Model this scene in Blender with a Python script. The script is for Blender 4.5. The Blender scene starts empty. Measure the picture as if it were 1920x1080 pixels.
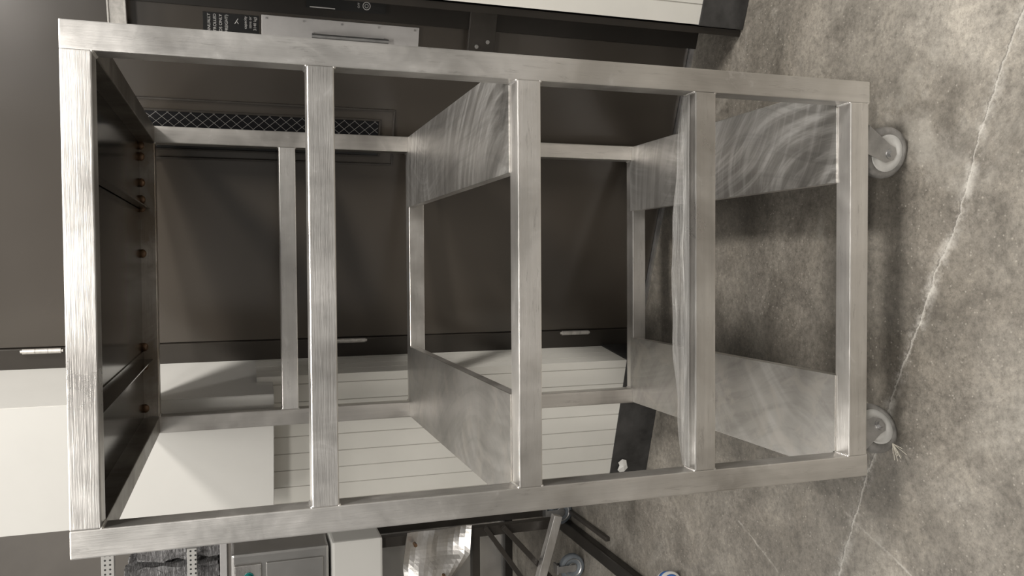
import bpy, bmesh, math, random
from mathutils import Vector, Matrix
random.seed(4)
scn=bpy.context.scene
try:
    scn.view_settings.view_transform='Standard'
except Exception: pass

# ---------------------------------------------------------------- materials
def newmat(name):
    m=bpy.data.materials.new(name); m.use_nodes=True
    nt=m.node_tree; b=nt.nodes['Principled BSDF']; return m,nt,b
def N(nt,t,**kw):
    n=nt.nodes.new(t)
    for k,v in kw.items(): setattr(n,k,v)
    return n
def ramp(nt,fac,stops):
    c=N(nt,'ShaderNodeValToRGB'); e=c.color_ramp.elements
    while len(e)<len(stops): e.new(0.5)
    for i,(p,col) in enumerate(stops):
        e[i].position=p; e[i].color=(*col,1) if len(col)==3 else col
    nt.links.new(fac,c.inputs[0]); return c.outputs[0]
def coords(nt,scale=(1,1,1),rot=(0,0,0),loc=(0,0,0)):
    tc=N(nt,'ShaderNodeTexCoord'); mp=N(nt,'ShaderNodeMapping')
    mp.inputs['Scale'].default_value=scale; mp.inputs['Rotation'].default_value=rot; mp.inputs['Location'].default_value=loc
    nt.links.new(tc.outputs['Object'],mp.inputs[0]); return mp.outputs[0]
def noise(nt,vec,scale,detail=4,rough=.55,dist=0):
    n=N(nt,'ShaderNodeTexNoise'); n.inputs['Scale'].default_value=scale
    n.inputs['Detail'].default_value=detail; n.inputs['Roughness'].default_value=rough
    n.inputs['Distortion'].default_value=dist
    nt.links.new(vec,n.inputs['Vector']); return n.outputs[0]
def mixc(nt,fac,a,b,mode='MIX'):
    m=N(nt,'ShaderNodeMix',data_type='RGBA',blend_type=mode)
    for s,v in ((m.inputs[0],fac),(m.inputs[6],a),(m.inputs[7],b)):
        if isinstance(v,(int,float)): s.default_value=v
        elif isinstance(v,tuple): s.default_value=(*v,1)
        else: nt.links.new(v,s)
    return m.outputs[2]
def math_(nt,op,a,b=None,c=None):
    m=N(nt,'ShaderNodeMath',operation=op)
    for i,v in enumerate((a,b,c)):
        if v is None: continue
        if isinstance(v,(int,float)): m.inputs[i].default_value=v
        else: nt.links.new(v,m.inputs[i])
    return m.outputs[0]
def bump(nt,b,h,strength=.2,dist=.01):
    n=N(nt,'ShaderNodeBump'); n.inputs['Strength'].default_value=strength
    n.inputs['Distance'].default_value=dist
    nt.links.new(h,n.inputs['Height']); nt.links.new(n.outputs[0],b.inputs['Normal'])

def simple(name,col,rough=.5,metal=0.,var=.15,scale=6,bmp=0):
    m,nt,b=newmat(name); v=coords(nt)
    n=noise(nt,v,scale,5,.6)
    lo=tuple(c*(1-var) for c in col); hi=tuple(min(1,c*(1+var)) for c in col)
    nt.links.new(ramp(nt,n,[(.3,lo),(.7,hi)]),b.inputs['Base Color'])
    b.inputs['Roughness'].default_value=rough; b.inputs['Metallic'].default_value=metal
    if bmp: bump(nt,b,noise(nt,v,scale*8,3),bmp,.002)
    return m

def brushed(name,axis,col=(.70,.68,.655),dark=.90,rough=.25,metal=.93,tint=None):
    m,nt,b=newmat(name)
    sc={'x':(1.2,45,45),'y':(45,1.2,45),'z':(45,45,1.2)}[axis]
    sc2={'x':(9,260,260),'y':(260,9,260),'z':(260,260,9)}[axis]
    st=noise(nt,coords(nt,sc),1.6,4,.6)
    fi=noise(nt,coords(nt,sc2),1.2,3,.7)
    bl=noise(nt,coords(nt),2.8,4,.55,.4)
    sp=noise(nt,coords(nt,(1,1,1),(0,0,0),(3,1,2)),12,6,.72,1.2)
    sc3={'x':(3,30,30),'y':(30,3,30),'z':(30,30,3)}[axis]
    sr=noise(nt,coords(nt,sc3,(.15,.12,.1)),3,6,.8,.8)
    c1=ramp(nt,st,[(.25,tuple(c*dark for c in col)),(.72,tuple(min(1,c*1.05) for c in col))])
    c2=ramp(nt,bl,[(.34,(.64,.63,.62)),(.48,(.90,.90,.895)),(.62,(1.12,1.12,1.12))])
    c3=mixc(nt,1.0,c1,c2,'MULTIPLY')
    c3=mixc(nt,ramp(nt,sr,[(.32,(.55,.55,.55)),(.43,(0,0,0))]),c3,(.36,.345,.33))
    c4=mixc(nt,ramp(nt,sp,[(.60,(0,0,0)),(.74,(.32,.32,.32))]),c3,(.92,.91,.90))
    if tint:
        c4=mixc(nt,ramp(nt,noise(nt,coords(nt),6,5,.6,.6),[(.38,(.85,.85,.85)),(.62,(.15,.15,.15))]),c4,tint)
    nt.links.new(c4,b.inputs['Base Color'])
    b.inputs['Metallic'].default_value=metal
    rr=math_(nt,'ADD',math_(nt,'MULTIPLY',bl,.36),math_(nt,'MULTIPLY_ADD',sp,.24,rough-.20))
    nt.links.new(rr,b.inputs['Roughness'])
    bump(nt,b,math_(nt,'ADD',math_(nt,'MULTIPLY',fi,.5),math_(nt,'MULTIPLY',bl,6.0)),.19,.0035)
    return m
def swirl(name):
    m,nt,b=newmat(name)
    tc=N(nt,'ShaderNodeTexCoord')
    warp=noise(nt,tc.outputs['Object'],1.8,1,.4,0)
    def arcs(cx,cy,sr,sa,scale):
        sep=N(nt,'ShaderNodeSeparateXYZ'); nt.links.new(tc.outputs['Object'],sep.inputs[0])
        x=math_(nt,'SUBTRACT',sep.outputs[0],cx); y=math_(nt,'SUBTRACT',sep.outputs[1],cy)
        rr=math_(nt,'SQRT',math_(nt,'ADD',math_(nt,'MULTIPLY',x,x),math_(nt,'MULTIPLY',y,y)))
        rr=math_(nt,'ADD',rr,math_(nt,'MULTIPLY',warp,.30))
        an=math_(nt,'ARCTAN2',y,x)
        cb=N(nt,'ShaderNodeCombineXYZ'); nt.links.new(math_(nt,'MULTIPLY',rr,sr),cb.inputs[0]); nt.links.new(math_(nt,'MULTIPLY',an,sa),cb.inputs[1])
        nt.links.new(math_(nt,'MULTIPLY',sep.outputs[2],3.0),cb.inputs[2])
        return noise(nt,cb.outputs[0],scale,4,.62,0)
    a1=arcs(.60,.05,30,.8,1.3); a2=arcs(1.35,.8,38,1.1,1.3); a3=arcs(-.3,.3,24,1.1,1.3)
    v=coords(nt)
    big=noise(nt,v,4.0,4,.55,.5); m1=noise(nt,v,2.4,2,.5,.2); m2=noise(nt,coords(nt,(1,1,1),(0,0,0),(5,3,0)),2.6,2,.5,.2)
    bl=noise(nt,coords(nt,(1,1,1),(0,0,0),(1,7,0)),9,5,.65,.8)
    sepx=N(nt,'ShaderNodeSeparateXYZ'); nt.links.new(tc.outputs['Object'],sepx.inputs[0])
    rightm=ramp(nt,sepx.outputs[0],[(.3,(.22,.22,.22)),(.6,(1,1,1))])
    leftm=ramp(nt,sepx.outputs[0],[(.3,(1,1,1)),(.6,(.2,.2,.2))])
    base=ramp(nt,big,[(.32,(.31,.297,.278)),(.66,(.43,.417,.396))])
    f1=mixc(nt,1.0,ramp(nt,a1,[(.45,(0,0,0)),(.66,(.70,.70,.70))]),ramp(nt,m1,[(.38,(.25,.25,.25)),(.58,(1,1,1))]),'MULTIPLY')
    f1=mixc(nt,1.0,f1,rightm,'MULTIPLY')
    c=mixc(nt,f1,base,(.80,.79,.77))
    f2=mixc(nt,1.0,ramp(nt,a2,[(.46,(0,0,0)),(.67,(.6,.6,.6))]),ramp(nt,m2,[(.40,(0,0,0)),(.60,(1,1,1))]),'MULTIPLY')
    f2=mixc(nt,1.0,f2,rightm,'MULTIPLY')
    c=mixc(nt,f2,c,(.76,.75,.73))
    c=mixc(nt,ramp(nt,a3,[(.48,(0,0,0)),(.72,(.45,.45,.45))]),c,(.21,.20,.188))
    c=mixc(nt,mixc(nt,1.0,ramp(nt,bl,[(.50,(0,0,0)),(.60,(.6,.6,.6))]),leftm,'MULTIPLY'),c,(.46,.435,.40))
    nt.links.new(c,b.inputs['Base Color'])
    b.inputs['Metallic'].default_value=.85
    nt.links.new(math_(nt,'MULTIPLY_ADD',a1,.3,.24),b.inputs['Roughness'])
    return m
def roofmat():
    m,nt,b=newmat('stained_sheet_dark_reflection')
    v=coords(nt); n=noise(nt,v,3,6,.6,.5); s=noise(nt,coords(nt,(30,2,1)),2,4)
    c=ramp(nt,n,[(.3,(.022,.020,.017)),(.7,(.085,.076,.062))])  # brown stain, with the underside's dark reflection put into the base colour
    c=mixc(nt,.3,c,ramp(nt,s,[(.3,(.02,.019,.016)),(.7,(.12,.105,.085))]))
    nt.links.new(c,b.inputs['Base Color']); b.inputs['Metallic'].default_value=.8
    b.inputs['Roughness'].default_value=.15; return m
def doorpaint():
    m,nt,b=newmat('brown_painted_steel')
    v=coords(nt); n=noise(nt,v,1.1,3,.5,.3)
    c=ramp(nt,n,[(.3,(.046,.038,.030)),(.7,(.062,.052,.042))])
    nt.links.new(c,b.inputs['Base Color'])
    b.inputs['Metallic'].default_value=.15
    b.inputs['Specular IOR Level'].default_value=.8
    nt.links.new(math_(nt,'MULTIPLY_ADD',n,.16,.17),b.inputs['Roughness'])
    bump(nt,b,noise(nt,v,1.7,2,.5),.30,.025); return m
def concrete():
    m,nt,b=newmat('worn_concrete')
    v=coords(nt)
    big=noise(nt,v,1.4,8,.66,.6); mid=noise(nt,v,6,9,.72,.5); fine=noise(nt,v,130,5,.85); grit=noise(nt,v,55,8,.86,.1)
    c=ramp(nt,big,[(.30,(.098,.088,.073)),(.46,(.160,.146,.125)),(.58,(.222,.205,.178)),(.74,(.330,.308,.272))])
    c=mixc(nt,.90,c,ramp(nt,mid,[(.28,(.47,.465,.46)),(.5,(1,1,1)),(.72,(1.43,1.42,1.40))]),'MULTIPLY')
    c=mixc(nt,.75,c,ramp(nt,grit,[(.37,(.50,.49,.48)),(.5,(1,1,1)),(.63,(1.38,1.37,1.35))]),'MULTIPLY')
    vo=N(nt,'ShaderNodeTexVoronoi'); vo.inputs['Scale'].default_value=95; nt.links.new(v,vo.inputs['Vector'])
    spk=ramp(nt,vo.outputs['Distance'],[(.12,(1,1,1)),(.28,(0,0,0))])
    sel=ramp(nt,vo.outputs['Color'],[(.56,(0,0,0)),(.76,(.6,.6,.6))])
    c=mixc(nt,mixc(nt,1.0,spk,sel,'MULTIPLY'),c,(.38,.355,.31))
    c=mixc(nt,ramp(nt,fine,[(.55,(0,0,0)),(.69,(.65,.65,.65))]),c,(.058,.050,.041))
    pat=noise(nt,v,2.0,9,.76,.8)
    c=mixc(nt,ramp(nt,pat,[(.55,(0,0,0)),(.67,(.42,.42,.42))]),c,(.39,.37,.33))
    pit=noise(nt,v,3.6,9,.78,.6)
    c=mixc(nt,ramp(nt,pit,[(.55,(0,0,0)),(.68,(.6,.6,.6))]),c,(.080,.071,.059))
    sep=N(nt,'ShaderNodeSeparateXYZ'); nt.links.new(v,sep.inputs[0]); X,Y=sep.outputs[0],sep.outputs[1]
    wob=math_(nt,'MULTIPLY_ADD',noise(nt,v,2.4,4,.55),.06,-.03)
    wob2=math_(nt,'MULTIPLY_ADD',noise(nt,v,24,7,.80),.030,-.015)
    rag=noise(nt,v,8,8,.80)
    def line(a,bb,cc,w,wo=1.0):
        d=math_(nt,'ADD',math_(nt,'MULTIPLY',X,a),math_(nt,'MULTIPLY',Y,bb))
        d=math_(nt,'SUBTRACT',d,cc)
        d=math_(nt,'ADD',d,math_(nt,'MULTIPLY',wob,wo)); d=math_(nt,'ADD',d,wob2)
        d=math_(nt,'ABSOLUTE',d)
        return math_(nt,'SUBTRACT',1.0,math_(nt,'MINIMUM',math_(nt,'DIVIDE',d,w),1.0))
    def stain(c,mask,col,k):
        f=math_(nt,'MULTIPLY',mask,k); f=math_(nt,'MINIMUM',f,1.0)
        return mixc(nt,f,c,col)
    ragm=ramp(nt,rag,[(.47,(0,0,0)),(.60,(1,1,1))])
    c=stain(c,math_(nt,'MULTIPLY',line(.37,.929,.137,.026),ragm),(.50,.48,.44),.85)
    c=stain(c,line(.37,.929,.137,.0050),(.48,.46,.42),.7)
    c=stain(c,math_(nt,'MULTIPLY',line(.37,.929,.1395,.0028),ramp(nt,rag,[(.5,(1,1,1)),(.6,(0,0,0))])),(.08,.07,.06),.85)
    below=math_(nt,'LESS_THAN',Y,.26)
    c=stain(c,math_(nt,'MULTIPLY',math_(nt,'MULTIPLY',line(.937,-.349,-.2547,.0045,.3),below),ramp(nt,rag,[(.42,(.1,.1,.1)),(.55,(1,1,1))])),(.44,.42,.38),.65)
    c=stain(c,math_(nt,'MULTIPLY',math_(nt,'MULTIPLY',line(.908,-.419,-.633,.0045,.3),math_(nt,'MULTIPLY',math_(nt,'GREATER_THAN',Y,.42),math_(nt,'LESS_THAN',Y,.76))),ramp(nt,rag,[(.42,(.1,.1,.1)),(.55,(1,1,1))])),(.44,.42,.38),.55)
    nt.links.new(c,b.inputs['Base Color'])
    nt.links.new(math_(nt,'MULTIPLY_ADD',mid,.45,.22),b.inputs['Roughness'])
    bump(nt,b,math_(nt,'ADD',fine,grit),.24,.004)
    return m
def wireglass():
    m,nt,b=newmat('wired_glass')
    v=coords(nt); sep=N(nt,'ShaderNodeSeparateXYZ'); nt.links.new(v,sep.inputs[0])
    X,Z=sep.outputs[0],sep.outputs[2]
    def ln(a,c_):
        d=math_(nt,'ADD',math_(nt,'MULTIPLY',X,a),math_(nt,'MULTIPLY',Z,c_))
        d=math_(nt,'FRACT',d); return math_(nt,'LESS_THAN',d,.055)
    k=math_(nt,'MAXIMUM',ln(36,30),ln(36,-30))
    nt.links.new(mixc(nt,k,(.004,.004,.005),(.20,.195,.185)),b.inputs['Base Color'])
    b.inputs['Roughness'].default_value=.5; b.inputs['Specular IOR Level'].default_value=.2; return m
def film(name,lo,hi,alpha=1,sc=(4,3,14),bs=.8):
    m,nt,b=newmat(name)
    n=noise(nt,coords(nt,sc),5,7,.72,2.5)
    nt.links.new(ramp(nt,n,[(.35,lo),(.52,tuple((a+c)/2*.7 for a,c in zip(lo,hi))),(.64,hi)]),b.inputs['Base Color'])
    b.inputs['Roughness'].default_value=.12; bump(nt,b,n,bs,.02)
    if alpha<1: b.inputs['Alpha'].default_value=alpha
    return m
def perforated():
    m,nt,b=newmat('perforated_white_steel')
    v=coords(nt,(1,1,1)); sep=N(nt,'ShaderNodeSeparateXYZ'); nt.links.new(v,sep.inputs[0])
    fx=math_(nt,'SUBTRACT',math_(nt,'FRACT',math_(nt,'MULTIPLY',sep.outputs[0],50)),.5)
    fz=math_(nt,'SUBTRACT',math_(nt,'FRACT',math_(nt,'MULTIPLY',sep.outputs[2],50)),.5)
    d=math_(nt,'ADD',math_(nt,'MULTIPLY',fx,fx),math_(nt,'MULTIPLY',fz,fz))
    nt.links.new(mixc(nt,math_(nt,'LESS_THAN',d,.05),(.50,.49,.47),(.03,.03,.03)),b.inputs['Base Color'])
    b.inputs['Roughness'].default_value=.4; return m

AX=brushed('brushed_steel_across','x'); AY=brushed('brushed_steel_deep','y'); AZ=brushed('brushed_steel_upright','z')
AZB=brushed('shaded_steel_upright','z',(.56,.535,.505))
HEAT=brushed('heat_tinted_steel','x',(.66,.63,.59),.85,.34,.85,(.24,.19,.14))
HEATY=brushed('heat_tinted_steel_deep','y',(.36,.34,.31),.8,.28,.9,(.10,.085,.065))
SW=swirl('scuffed_sheet_steel'); ROOF=roofmat(); CONC=concrete()
BROWN=doorpaint()
DARKB=simple('dark_brown_steel',(.020,.017,.014),.36,.3,.2,5)
JAMB=simple('brown_jamb_paint',(.036,.031,.026),.36,.2,.15,5)
STRAP=simple('worn_brown_steel',(.050,.044,.038),.36,.3,.2,15)
BLACK=simple('recess_shade_black',(.012,.012,.012),.42,0,.3,8)  # flat black that paints the dark of the window recess
KICK=simple('scuffed_black_kickboard',(.034,.033,.032),.42,0,.6,12)
WHITE=simple('white_panel_paint',(.60,.59,.56),.5,0,.04,2)
WHITE2=simple('white_ribbed_cladding',(.60,.585,.54),.55,0,.05,3)
SEAM=simple('grey_panel_seam',(.42,.405,.37),.6,0,.1,20)
GREY=simple('galvanised_steel',(.46,.455,.45),.3,.85,.2,20)
LGREY=simple('pale_grey_plate',(.52,.505,.495),.34,.25,.10,8)
HINGE=simple('dull_hinge_metal',(.46,.44,.41),.38,.4,.25,50)
TYRE=simple('worn_grey_rubber',(.24,.23,.215),.6,0,.35,30,.2)
CORE=simple('white_nylon',(.66,.65,.62),.45,0,.12,20)
BOLT=simple('rusty_fastener',(.12,.068,.036),.42,.5,.4,60)
SIGN=simple('black_sign_plate',(.006,.006,.006),.3,0,.1,5)
INK=simple('white_print',(.50,.49,.475),.5,0,.02,5)
PAPER=simple('white_paper',(.66,.65,.62),.7,0,.04,20)
GREEN=simple('green_plastic',(.01,.20,.19),.35,0,.1,9)
BLUE=simple('blue_print',(.04,.14,.42),.5,0,.1,9)
BGREY=simple('blue_grey_rubber',(.17,.19,.21),.5,0,.2,20)
DARKWALL=simple('brown_grey_wall',(.12,.108,.095),.6,0,.1,3)
STEEL=brushed('stainless_steel','x',(.62,.60,.58),.85,.22)
DSTEEL=simple('satin_stainless_steel',(.42,.41,.395),.26,.8,.25,2.5)
GLASS=wireglass(); FILM=film('clear_wrap',(.10,.095,.095),(.82,.81,.82),1,(3,3,26)); PERF=perforated()
FILM2=film('thin_clear_film',(.20,.195,.185),(.62,.61,.59),.5,(.6,26,4),.3)
ROPE=simple('frayed_cord',(.42,.39,.33),.9,0,.15,60)

# ---------------------------------------------------------------- helpers
def link(ob): scn.collection.objects.link(ob); return ob
def finish(bm,name,mat,parent=None,smooth=False):
    bmesh.ops.recalc_face_normals(bm,faces=bm.faces)
    me=bpy.data.meshes.new(name); bm.to_mesh(me); bm.free()
    if mat: me.materials.append(mat)
    if smooth:
        for p in me.polygons: p.use_smooth=True
    ob=link(bpy.data.objects.new(name,me))
    if parent: ob.parent=parent
    return ob
def addbox(bm,x0,x1,y0,y1,z0,z1,bev=0,M=None,seg=2):
    mat=Matrix.Translation(((x0+x1)/2,(y0+y1)/2,(z0+z1)/2))@Matrix.Diagonal((abs(x1-x0),abs(y1-y0),abs(z1-z0),1))
    if M is not None: mat=M@mat
    g=bmesh.ops.create_cube(bm,size=1,matrix=mat)
    if bev>0:
        es=list({e for v in g['verts'] for e in v.link_edges})
        bmesh.ops.bevel(bm,geom=es,offset=bev,segments=seg,affect='EDGES',profile=.6)
def box(name,x0,x1,y0,y1,z0,z1,mat,parent=None,bev=0):
    bm=bmesh.new(); addbox(bm,x0,x1,y0,y1,z0,z1,bev); return finish(bm,name,mat,parent)
def addcyl(bm,r,h,M,seg=32,r2=None):
    return bmesh.ops.create_cone(bm,cap_ends=True,segments=seg,radius1=r,radius2=r if r2 is None else r2,depth=h,matrix=M)
RX=Matrix.Rotation(math.pi/2,4,'X'); RY=Matrix.Rotation(math.pi/2,4,'Y')
T=lambda x,y,z: Matrix.Translation((x,y,z))
def lathe(bm,prof,seg=40,M=None):
    rings=[]
    for rr,h in prof:
        ring=[]
        for i in range(seg):
            a=2*math.pi*i/seg; p=Vector((rr*math.cos(a),h,rr*math.sin(a)))
            ring.append(bm.verts.new(M@p if M is not None else p))
        rings.append(ring)
    n=len(rings)
    for k in range(n):
        A,B=rings[k],rings[(k+1)%n]
        for i in range(seg):
            bm.faces.new((A[i],A[(i+1)%seg],B[(i+1)%seg],B[i]))
def empty(name,loc=(0,0,0),rotz=0):
    e=link(bpy.data.objects.new(name,None)); e.location=loc; e.rotation_euler=(0,0,rotz)
    e.empty_display_size=.1; return e
def tag(o,label,cat): o['label']=label; o['category']=cat; return o
def prism(name,poly,z0,z1,mat,parent=None,bev=0):
    bm=bmesh.new(); vs=[bm.verts.new((x,y,z0)) for x,y in poly]; fc=bm.faces.new(vs)
    ext=bmesh.ops.extrude_face_region(bm,geom=[fc])
    for v in ext['geom']:
        if isinstance(v,bmesh.types.BMVert): v.co.z=z1
    if bev: bmesh.ops.bevel(bm,geom=list(bm.edges),offset=bev,segments=2,affect='EDGES')
    return finish(bm,name,mat,parent)

# ---------------------------------------------------------------- metal rack
W=.92; t=.05; ZB=.155; H=1.6774; D=1.1086
Z1,Z2,Z3,ZL=1.2722+ZB,.8640+ZB,.460+ZB,.0525+ZB
TOP=ZB+H
rack=empty('metal_rack',(0,0,0))
tag(rack,"tall open-sided brushed steel rack frame on four casters",'rack')
BV=.0026
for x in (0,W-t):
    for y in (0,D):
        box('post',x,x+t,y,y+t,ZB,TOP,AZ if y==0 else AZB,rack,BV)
for y in (0,D):
    hs=(TOP,Z1,Z2,Z3,ZL) if y==0 else (TOP,Z1,Z2,ZL)
    for z in hs:
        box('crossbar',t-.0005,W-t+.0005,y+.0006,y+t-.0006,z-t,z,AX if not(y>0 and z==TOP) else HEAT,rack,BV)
for x in (0,W-t):
    for z in (TOP,Z2-.001,ZL-.001):
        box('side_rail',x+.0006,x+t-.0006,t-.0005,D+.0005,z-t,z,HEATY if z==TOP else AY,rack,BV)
for y in (0,D):
    for x in (t,W-t):
        for z in ((TOP,Z1,Z2,Z3,ZL) if y==0 else (TOP,Z1,Z2,ZL)):
            for dz in (-t,0):
                if dz==0 and z==TOP: continue
                bm=bmesh.new(); n=9
                for i in range(n):
                    yy=y+.005+(t-.01)*i/(n-1)
                    bmesh.ops.create_uvsphere(bm,u_segments=8,v_segments=6,radius=.0038,matrix=T(x,yy,z+dz)@Matrix.Diagonal((1,1.2,1,1)))
                finish(bm,'weld_bead',AX,rack,True)
def sheet(x0,x1,z,inner):
    if inner=='hi':
        poly=[(x0+.004,t+.001),(x0+t+.002,t+.001),(x0+t+.002,t-.004),(x1,t-.004),(x1,D+.012),(x0+t+.002,D+.012),(x0+t+.002,D-.001),(x0+.004,D-.001)]
        lip=(x1-.003,x1)
    else:
        poly=[(x1-.004,t+.001),(x1-.004,D-.001),(x1-t-.002,D-.001),(x1-t-.002,D+.012),(x0,D+.012),(x0,t-.004),(x1-t-.002,t-.004),(x1-t-.002,t+.001)]
        lip=(x0,x0+.003)
    prism('shelf_sheet',poly,z,z+.003,SW,rack)
    box('shelf_lip',lip[0],lip[1],t+.001,D-.001,z-.022,z,AY,rack)
for z in (Z2,ZL):
    sheet(0,.234,z+.0005,'hi'); sheet(.690,W,z+.0005,'lo')
bm=bmesh.new(); nx,ny=140,28; gr=[]
for i in range(nx+1):
    row=[]
    x=t+.004+(W-2*t-.008)*i/nx; q=i/nx; bow=math.sin(math.pi*q)
    for j in range(ny+1):
        v=j/ny
        y=.018+(.038+.030*bow)*v+.002*math.sin(q*23)*v
        z=Z3+.0018+.0016*(1+math.sin(v*11+bow*2.5))+(.005*bow*v*v)+.0016*v*math.sin(q*31+v*5)
        row.append(bm.verts.new((x,y,z)))
    gr.append(row)
for i in range(nx):
    for j in range(ny): bm.faces.new((gr[i][j],gr[i+1][j],gr[i+1][j+1],gr[i][j+1]))
ob=finish(bm,'protective_film',FILM2,rack,True); ob['label']="wrinkled clear plastic film"
# roof
box('roof_sheet',t,W-t,t,D,TOP-.007,TOP-.004,ROOF,rack)
for x in (.222,.672):
    bm=bmesh.new()
    addbox(bm,x,x+.003,t,D,TOP-.034,TOP-.007); addbox(bm,x,x+.028,t,D,TOP-.010,TOP-.007)
    finish(bm,'roof_batten',ROOF,rack)
for i,x in enumerate((.86,.827,.75,.70,.675,.54,.262,.205,.078)):
    bm=bmesh.new()
    bmesh.ops.create_uvsphere(bm,u_segments=16,v_segments=10,radius=.013,matrix=T(x,D-.003,TOP-.011)@Matrix.Diagonal((1,.7,.9,1)))
    finish(bm,'roof_weld',BOLT,rack,True)

def caster(sx,sy,ang,rope=False):
    R=.0625; off=.034
    M=T(sx,sy,0)@Matrix.Rotation(ang,4,'Z')
    wx=off; wz=R
    bm=bmesh.new()
    for s in (-1,1):
        y0=s*.0225; y1=s*.0255
        pts=[(-.030,.138),(.034,.138),(wx+.022,wz+.010),(wx+.015,wz-.012),(wx,wz-.018),(wx-.015,wz-.012),(wx-.022,wz+.006)]
        a=[bm.verts.new(M@Vector((px,y0,pz))) for px,pz in pts]; b=[bm.verts.new(M@Vector((px,y1,pz))) for px,pz in pts]
        bm.faces.new(a); bm.faces.new(b[::-1])
        for i in range(len(pts)):
            j=(i+1)%len(pts); bm.faces.new((a[i],a[j],b[j],b[i]))
    addbox(bm,-.030,.034,-.0255,.0255,.1345,.138,.001,M)
    addcyl(bm,.026,.011,M@T(0,0,.1435),28)
    fork=finish(bm,'caster',GREY,rack)
    bm=bmesh.new(); addbox(bm,-.045,.045,-.024,.024,.1492,ZB-.0002,.002,T(sx,sy,0))
    for ax in (-.034,.034): addcyl(bm,.006,.004,T(sx+ax,sy,.147),6)
    finish(bm,'mounting_plate',GREY,fork)
    MW=M@T(wx,0,wz)
    bm=bmesh.new()
    lathe(bm,[(.044,-.0135),(.054,-.0145),(.0605,-.011),(.0625,-.004),(.0625,.004),(.0605,.011),(.054,.0145),(.044,.0135)],48,MW)
    finish(bm,'tyre',TYRE,fork,True)
    bm=bmesh.new()
    lathe(bm,[(.010,-.016),(.017,-.016),(.020,-.009),(.036,-.007),(.0445,-.0150),(.0445,.0150),(.036,.007),(.020,.009),(.017,.016),(.010,.016)],48,MW)
    finish(bm,'wheel_core',CORE,fork,True)
    bm=bmesh.new(); addcyl(bm,.0085,.066,MW@RX,6); addcyl(bm,.013,.055,MW@RX,24)
    finish(bm,'axle_bolt',GREY,fork)
    if rope:
        bm=bmesh.new()
        for i in range(12):
            L=random.uniform(.02,.045)
            d=Vector((-random.uniform(.3,1),-.3+random.uniform(-.3,.3),-random.uniform(-.1,.6))).normalized()
            p0=Vector((sx-.0,sy-.03,.045))
            Mr=Matrix.Translation(p0+d*L/2)@d.to_track_quat('Z','Y').to_matrix().to_4x4()
            addcyl(bm,.0008,L,Mr,5)
        finish(bm,'tangled_cord',ROPE,fork)
    return fork
caster(.800,.052,math.radians(168))
caster(.060,.070,math.radians(28),True)
caster(.815,D+.02,math.radians(60))
caster(.09,D+.02,math.radians(75))

# ---------------------------------------------------------------- floor + walls
def struct(ob): ob['kind']='structure'; return ob
struct(box('floor',-4.5,3.5,-3.5,5,-.06,0,CONC))
A=math.radians(21.6); O=(1.012,1.157,0)
def place(ob): ob.location=O; ob.rotation_euler=(0,0,-A); return ob
door=struct(place(box('door_1',-.828,.276,0,.05,.012,2.75,BROWN)))
def framebox(name,x0,x1,z0,z1,wd,y0,y1,mat,parent):
    bm=bmesh.new()
    addbox(bm,x0,x0+wd,y0,y1,z0,z1,.001); addbox(bm,x1-wd,x1,y0,y1,z0,z1,.001)
    addbox(bm,x0+wd,x1-wd,y0,y1,z0,z0+wd,.001); addbox(bm,x0+wd,x1-wd,y0,y1,z1-wd,z1,.001)
    return finish(bm,name,mat,parent)
framebox('window_frame',-.186,.002,1.052,1.866,.006,-.008,0,STRAP,door)
framebox('window_bead',-.158,-.032,1.098,1.828,.006,-.007,0,JAMB,door)
box('wired_window_pane',-.100,-.0385,-.004,-.001,1.106,1.820,GLASS,door)
box('window_recess_shade',-.152,-.101,-.0035,-.001,1.106,1.820,BLACK,door)  # thin slab on the door face, recess shade put into its black colour
for z in (2.162,1.172,.288):
    bm=bmesh.new()
    for i,(a,b_) in enumerate(((-.056,-.019),(-.018,.018),(.019,.056))):
        addcyl(bm,.0085,b_-a,T(-.838,-.012,z+(a+b_)/2),20)
    addcyl(bm,.0050,.124,T(-.838,-.012,z),12)
    finish(bm,'hinge',HINGE,door)
bm=bmesh.new(); addbox(bm,.205,.345,-.040,-.030,.745,.835,.002); addbox(bm,.205,.274,-.031,0,.755,.825,.001)
st_=finish(bm,'cross_strap',STRAP,door)
for x,z in ((.245,.770),(.228,.806)):
    bm=bmesh.new(); addcyl(bm,.005,.006,T(x,-.043,z)@RX,6); addcyl(bm,.0065,.002,T(x,-.0405,z)@RX,20); finish(bm,'strap_bolt',GREY,st_)
pl=box('handle_plate',.165,.268,-.006,0,.990,1.474,LGREY,door,.0015)
bm=bmesh.new()
for z in (1.10,1.32): addcyl(bm,.006,.035,T(.222,-.022,z)@RX,16)
addcyl(bm,.007,.235,T(.222,-.040,1.21),16)
finish(bm,'pull_handle',GREY,pl,False)
bm=bmesh.new()
for z in (1.005,1.12,1.235,1.35,1.46):
    for x in (.174,.259): addcyl(bm,.0032,.003,T(x,-.007,z)@RX,10)
finish(bm,'plate_rivet',GREY,pl)
struct(place(box('trim_1',.278,.352,-.03,.06,0,2.75,DARKB,None,.002)))
struct(place(box('trim_2',-.912,-.832,-.006,.06,0,2.75,JAMB,None,.002)))
struct(place(box('trim_3',-.832,.278,-.02,.05,0,.010,GREY)))
struct(place(box('trim_4',.352,.372,-.29,.06,0,2.75,DARKB)))

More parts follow.
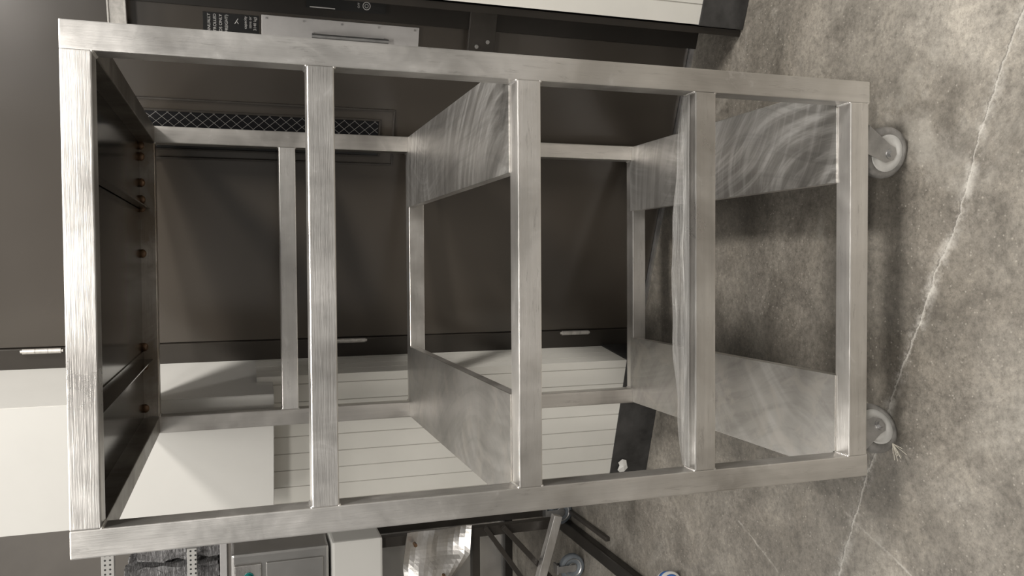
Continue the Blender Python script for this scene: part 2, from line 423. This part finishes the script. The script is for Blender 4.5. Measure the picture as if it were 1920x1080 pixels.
def ribbed(name,path,z0,z1,pitch=.055,gw=.0020,gd=.0018):
    pts=[];seam=[]
    for (x0,y0),(x1,y1) in zip(path[:-1],path[1:]):
        d=Vector((x1-x0,y1-y0)); L=d.length; d/=L; nrm=Vector((-d.y,d.x))
        pts.append((x0,y0)); seam.append(0); k=pitch
        while k<L-.015:
            for ds,dd,s in ((-gw,0,1),(-gw*.4,gd,1),(gw*.4,gd,1),(gw,0,0)):
                p=Vector((x0,y0))+d*(k+ds)+nrm*dd; pts.append((p.x,p.y)); seam.append(s)
            k+=pitch
    pts.append(path[-1])
    bm=bmesh.new()
    lo=[bm.verts.new((x,y,z0)) for x,y in pts]; hi=[bm.verts.new((x,y,z1)) for x,y in pts]
    for i in range(len(pts)-1):
        f=bm.faces.new((lo[i],lo[i+1],hi[i+1],hi[i])); f.material_index=seam[i]
    ob=finish(bm,name,WHITE2); ob.data.materials.append(SEAM); return ob
def loc2w(s,n): return (O[0]+s*math.cos(A)-n*math.sin(A),O[1]-s*math.sin(A)-n*math.cos(A))
dl=Vector((-math.cos(math.atan(.33)),math.sin(math.atan(.33)))); cor=Vector((.136,1.256)); nin=Vector((math.sin(A),math.cos(A)))
lend=cor+dl*.56; back=Vector(loc2w(-.906,.004))
struct(ribbed('wall_left',[tuple(lend+nin*.15),tuple(lend),tuple(cor),tuple(back)],.16,1.50,.066))
hc=cor-nin*.115; hl=hc+dl*.435
struct(prism('wall_fascia',[tuple(hc),tuple(back),tuple(hl+nin*.40),tuple(hl)],1.450,2.75,WHITE,None,.002))
kp=cor-nin*.006+Vector((.004,-.001)); kl=lend-nin*.006
struct(prism('baseboard_left',[tuple(kp),tuple(back+Vector((.006,0))),tuple(lend+nin*.15),tuple(kl)],0,.16,KICK,None,.002))
struct(ribbed('wall_right',[loc2w(.378,-.06),loc2w(.378,.296),loc2w(1.4,.296)],.16,2.75,.06))
struct(prism('baseboard_right',[loc2w(.375,.302),loc2w(.375,-.06),loc2w(1.4,-.06),loc2w(1.4,.302)],0,.16,KICK,None,.002))
struct(box('wall_back',-4.5,3.5,4.6,4.7,0,3.6,DARKWALL))

# ---------------------------------------------------------------- lettering
def text(body,size,M,mat,parent,align='RIGHT',name='lettering'):
    cu=bpy.data.curves.new(name,'FONT'); cu.body=body; cu.size=size; cu.align_x=align; cu.extrude=.0003
    tmp=bpy.data.objects.new(name,cu); link(tmp)
    bpy.context.view_layer.update()
    me=bpy.data.meshes.new_from_object(tmp.evaluated_get(bpy.context.evaluated_depsgraph_get()))
    bpy.data.objects.remove(tmp)
    me.materials.clear(); me.materials.append(mat)
    me.transform(M)
    ob=link(bpy.data.objects.new(name,me)); ob.parent=parent; return ob
sg=place(box('warning_sign',.155,.262,-.0035,-.0005,1.482,1.640,SIGN)); tag(sg,"black lift warning sign with white capacity lettering on the brown door",'sign')
for i,s in enumerate(("MANUALLY","CONTROLLED","LOADS ONLY","(FREIGHT)")):
    text(s,.0120,T(.259,-.0038,1.620-.0165*i)@RX,INK,sg)
for i,s in enumerate(("capacity","tons or","3140 kg)")):
    text(s,.0115,T(.259,-.0038,1.517-.0140*i)@RX,INK,sg)
bm=bmesh.new()
Mx=T(.242,-.004,1.545)
for (p,q) in (((-.008,.006),(.008,-.004)),((-.007,-.005),(.002,.002))):
    dv=Vector((q[0]-p[0],0,q[1]-p[1])); an=math.atan2(dv.z,dv.x)
    addbox(bm,-dv.length/2,dv.length/2,-.0004,.0004,-.0009,.0009,0,Mx@T((p[0]+q[0])/2,0,(p[1]+q[1])/2)@Matrix.Rotation(-an,4,'Y'))
finish(bm,'lettering',INK,sg)
sg2=place(box('control_plate',.302,.350,-.036,-.031,1.105,1.345,SIGN)); tag(sg2,"small black switch plate with round symbol on dark jamb",'sign')
bm=bmesh.new(); lathe(bm,[(.0100,-.0004),(.012,-.0004),(.012,.0004),(.0100,.0004)],32,T(.322,-.0365,1.165)); lathe(bm,[(.0045,-.0004),(.006,-.0004),(.006,.0004),(.0045,.0004)],24,T(.322,-.0365,1.165))
finish(bm,'lettering',INK,sg2)
text("OFF",.009,T(.322,-.0365,1.186)@RX,INK,sg2,'CENTER')
bm=bmesh.new(); addbox(bm,.304,.307,-.0368,-.0362,1.26,1.335); finish(bm,'lettering',LGREY,sg2)
bm=bmesh.new(); addbox(bm,.19,.40,-.052,-.034,1.842,1.892,.002); addbox(bm,.19,.40,-.056,-.051,1.842,1.847,.001); addbox(bm,.19,.40,-.056,-.051,1.887,1.892,.001)
for s in (.20,.30): addbox(bm,s,s+.02,-.036,-.0305 if s>.27 else -.0005,1.850,1.884)
cd=place(finish(bm,'conduit',HINGE)); tag(cd,"short grey steel channel fixed across the dark door jamb",'conduit')

# torn paper stuck on the skirting face
bm=bmesh.new(); pr=[]
oc=[(-.030,.010),(-.018,.022),(.002,.016),(.016,.024),(.030,.008),(.024,-.010),(.006,-.014),(-.012,-.022),(-.028,-.008)]
c0=bm.verts.new((0,-.010,0))
for x,z in oc: pr.append(bm.verts.new((x,-.003-.004*random.random(),z)))
for i in range(len(pr)): bm.faces.new((c0,pr[i],pr[(i+1)%len(pr)]))
ob=finish(bm,'paper_scrap',PAPER); sm=ob.modifiers.new('thick','SOLIDIFY'); sm.thickness=.001
px=-.300; ob.location=(px,1.256+.33*(.136-px)-.0085,.112); ob.rotation_euler=(0,0,-math.atan(.33)); tag(ob,"torn white paper scrap stuck to the black skirting",'scrap')

# ---------------------------------------------------------------- equipment beyond the rack
sh=empty('storage_shelf',(-1.1,2.3,0)); tag(sh,"white perforated steel storage shelf holding wrapped goods",'shelf')
def pb(name,x0,x1,y0,y1,z0,z1,mat,parent,bev=0):
    ob=box(name,x0,x1,y0,y1,z0,z1,mat,None,bev)
    px,py,pz=parent.location
    for v in ob.data.vertices: v.co.x-=px; v.co.y-=py; v.co.z-=pz
    ob.parent=parent; return ob
pb('perforated_beam',-1.55,-.70,2.28,2.32,2.075,2.125,PERF,sh,.002)
pb('perforated_beam',-1.50,-.74,2.285,2.315,1.745,1.785,PERF,sh,.002)
pb('upright',-.60,-.555,2.70,2.745,0,2.14,PERF,sh,.002)
pb('upright',-1.55,-1.505,2.281,2.319,0,2.08,PERF,sh,.002)
pb('upright',-1.55,-1.505,2.70,2.745,0,2.14,PERF,sh,.002)
pb('shelf_board',-1.50,-.60,2.32,2.75,1.62,1.65,LGREY,sh,.002)
pb('shelf_board',-1.50,-.60,2.32,2.75,.80,.83,LGREY,sh,.002)
def crumple(name,x0,x1,y0,y1,z0,z1,mat,label,cat,amp=.012):
    bm=bmesh.new(); addbox(bm,x0,x1,y0,y1,z0,z1)
    bmesh.ops.subdivide_edges(bm,edges=bm.edges,cuts=9,use_grid_fill=True)
    for v in bm.verts: v.co+=Vector((random.uniform(-1,1),random.uniform(-1,1),random.uniform(-.1,1)))*amp
    ob=finish(bm,name,mat); tag(ob,label,cat); return ob
xs=[-1.46,-1.20,-.985,-.82,-.625]
for i in range(4):
    ob=crumple('wrapped_bundle',xs[i]+.014,xs[i+1]-.014,2.37,2.68,1.653,2.04-.05*(i%2),FILM,"goods bundled in crinkled clear plastic wrap on a shelf",'package')
    ob['group']="wrapped bundles on the storage shelf"
mc=empty('food_machine',(-1.0,2.2,0)); tag(mc,"stainless steel kitchen machine with green knobs on dark legs",'machine')
pb('body',-1.45,-.70,2.02,2.27,1.20,1.60,DSTEEL,mc,.012)
pb('control_panel',-1.40,-.745,2.005,2.02,1.48,1.585,STEEL,mc,.002)
pb('access_panel',-1.40,-.745,2.010,2.02,1.225,1.46,DSTEEL,mc,.003)
pb('side_panel',-1.20,-.68,1.98,2.27,.975,1.19,WHITE,mc,.010)
for x in (-.795,-.850,-1.0,-1.1):
    bm=bmesh.new(); M=T(x+1.0,-.205,1.53)@RX
    addcyl(bm,.016,.018,M,28,.013); addbox(bm,-.003,.003,-.016,.016,.005,.012,.001,M); addcyl(bm,.020,.004,M@T(0,0,-.008),28)
    finish(bm,'knob',GREEN,mc)
bm=bmesh.new()
gx,gz=14,12; g=[]
for i in range(gx+1):
    row=[]
    for j in range(gz+1):
        a=i/gx; c_=j/gz
        zt=.885-.03*abs(a-.35); zb_=.60+.10*max(0,.5-a)*1.6-.03*a
        x=.08+.245*a; z=zb_+(zt-zb_)*c_
        y=-.215-.035*math.sin(a*5.2+c_*2.1)*(1-abs(2*c_-1))-.010*math.sin(c_*9+a*4)
        row.append(bm.verts.new((x,y,z)))
    g.append(row)
for i in range(gx):
    for j in range(gz): bm.faces.new((g[i][j],g[i+1][j],g[i+1][j+1],g[i][j+1]))
ob=finish(bm,'bent_bracket',STEEL,mc); sm=ob.modifiers.new('thick','SOLIDIFY'); sm.thickness=.004
for x,z in ((.125,.845),(.275,.835),(.125,.71)):
    bm=bmesh.new(); addcyl(bm,.008,.030,T(x,-.230,z)@RX,12); finish(bm,'bracket_bolt',BOLT,mc)
for x0,x1 in ((-1.42,-1.37),(-.745,-.70)):
    for y in (2.03,2.22):
        pb('leg',x0,x1,y,y+.04,.13,.975,JAMB,mc,.003)
pb('brace',-1.37,-.745,2.035,2.065,.52,.56,JAMB,mc,.003)
pb('brace',-1.37,-.745,2.225,2.255,.30,.34,DARKB,mc,.003)
pb('back_panel',-1.37,-.745,2.256,2.262,.34,.975,DSTEEL,mc,.001)
def strut(name,p,q,th,mat,parent):
    p=Vector(p)-parent.location;q=Vector(q)-parent.location; d=q-p
    M=Matrix.Translation((p+q)/2)@d.to_track_quat('Z','Y').to_matrix().to_4x4()
    bm=bmesh.new(); addbox(bm,-th/2,th/2,-th/2,th/2,-d.length/2,d.length/2,.002,M); return finish(bm,name,mat,parent)
strut('strut',(-.70,2.02,.50),(-1.02,2.02,.28),.022,JAMB,mc)
strut('strut',(-.70,2.00,.42),(-1.02,2.00,.14),.024,JAMB,mc)
strut('cross_beam',(-.66,1.96,.17),(-1.10,1.96,.30),.040,AX,mc)
for x,y in ((-1.395,2.06),(-.722,2.20),(-.945,2.05)):
    lx=x+1.0; ly=y-2.2; R=.062
    bm=bmesh.new(); lathe(bm,[(.02,-.016),(R-.006,-.016),(R,-.010),(R,.010),(R-.006,.016),(.02,.016)],40,T(lx,ly,R))
    wh=finish(bm,'wheel',BGREY,mc,True)
    bm=bmesh.new(); lathe(bm,[(.012,-.019),(.020,-.019),(.024,-.015),(.038,-.015),(.044,-.0185),(.044,.0185),(.012,.0185)],36,T(lx,ly,R)); addcyl(bm,.012,.042,T(lx,ly,R)@RX,12)
    finish(bm,'wheel_hub',GREY,wh)
    bm=bmesh.new()
    for s in (-1,1): addbox(bm,lx-.016,lx+.016,ly+s*.024-.0015,ly+s*.024+.0015,.05,.140,.001)
    addbox(bm,lx-.022,lx+.022,ly-.026,ly+.026,.137,.145,.001)
    finish(bm,'wheel_fork',GREY,wh)
fr=box('floor_rail',-.835,-.775,1.40,2.75,.001,.040,DARKB,None,.006); tag(fr,"long dark steel rail lying on the concrete floor",'rail')
fr2=box('floor_rail',-.735,-.715,1.75,2.5,.001,.020,STRAP,None,.004); tag(fr2,"thin dark steel rail lying on the concrete floor",'rail')
bm=bmesh.new(); lathe(bm,[(.020,-.022),(.042,-.022),(.044,-.020),(.044,.020),(.042,.022),(.020,.022)],40,T(0,0,.045))
tr=finish(bm,'tape_roll',PAPER,None,True); tr.location=(-.692,1.14,0); tr.rotation_euler=(0,0,.3); tag(tr,"white and blue tape roll standing on the floor",'tape')
bm=bmesh.new(); lathe(bm,[(.0442,-.010),(.0448,-.010),(.0448,.010),(.0442,.010)],40,T(0,0,.045)); lathe(bm,[(.026,-.0228),(.034,-.0228),(.034,-.0222),(.026,-.0222)],40,T(0,0,.045))
finish(bm,'printed_band',BLUE,tr,True)

# ---------------------------------------------------------------- light
def area(name,loc,sx,sy,en,tgt,col=(1,.96,.905)):
    l=bpy.data.lights.new(name,'AREA'); l.shape='RECTANGLE'; l.size=sx; l.size_y=sy; l.energy=en; l.color=col
    o=link(bpy.data.objects.new(name,l)); o.location=loc
    d=Vector(tgt)-o.location; o.rotation_euler=d.to_track_quat('-Z','Y').to_euler(); return o
area('ceiling_light',(2.7,-1.3,3.9),1.0,.3,185,(.3,.8,1.0))
area('ceiling_light',(-1.9,-1.2,4.6),1.8,.4,40,(-.2,1,.8))
area('ceiling_light',(.2,-3.6,3.8),3,.5,115,(.4,.8,1.0))
area('ceiling_light',(.3,-.3,4.6),1.2,.3,50,(.4,.3,0))
area('ceiling_light',(-1.2,2.9,4.0),1.6,.5,45,(-1.0,2.2,0))
wd=bpy.data.worlds.new('hall'); scn.world=wd; wd.use_nodes=True
nt=wd.node_tree; bg=nt.nodes['Background']
tc=N(nt,'ShaderNodeTexCoord'); sep=N(nt,'ShaderNodeSeparateXYZ'); nt.links.new(tc.outputs['Generated'],sep.inputs[0])
g=ramp(nt,math_(nt,'MULTIPLY_ADD',sep.outputs[2],.5,.5),[(.40,(.14,.134,.125)),(.50,(.40,.388,.366)),(.58,(.82,.797,.76)),(.70,(.65,.63,.60)),(.95,(.46,.45,.43))])
nz=noise(nt,tc.outputs['Generated'],4.2,3,.55,.6)
g2=mixc(nt,1.0,g,ramp(nt,nz,[(.41,(.18,.18,.18)),(.50,(.80,.80,.80)),(.59,(1.0,1.0,1.0))]),'MULTIPLY')
nt.links.new(g2,bg.inputs[0]); bg.inputs[1].default_value=.97

# ---------------------------------------------------------------- camera
cd_=bpy.data.cameras.new('camera'); cam=link(bpy.data.objects.new('camera',cd_))
th,ps,ro=.31983,-.03105,-.01588
w=Vector((math.sin(ps)*math.cos(th),math.cos(ps)*math.cos(th),-math.sin(th)))
r0=Vector((math.cos(ps),-math.sin(ps),0)); u0=r0.cross(w)
r=r0*math.cos(ro)+u0*math.sin(ro); u=-r0*math.sin(ro)+u0*math.cos(ro)
cam.matrix_world=Matrix((( -u.x,r.x,-w.x,.50336),(-u.y,r.y,-w.y,-1.56371),(-u.z,r.z,-w.z,1.39558+ZB),(0,0,0,1)))
cd_.sensor_width=36; cd_.lens=1545.4/1920*36; cd_.clip_start=.05
scn.camera=cam
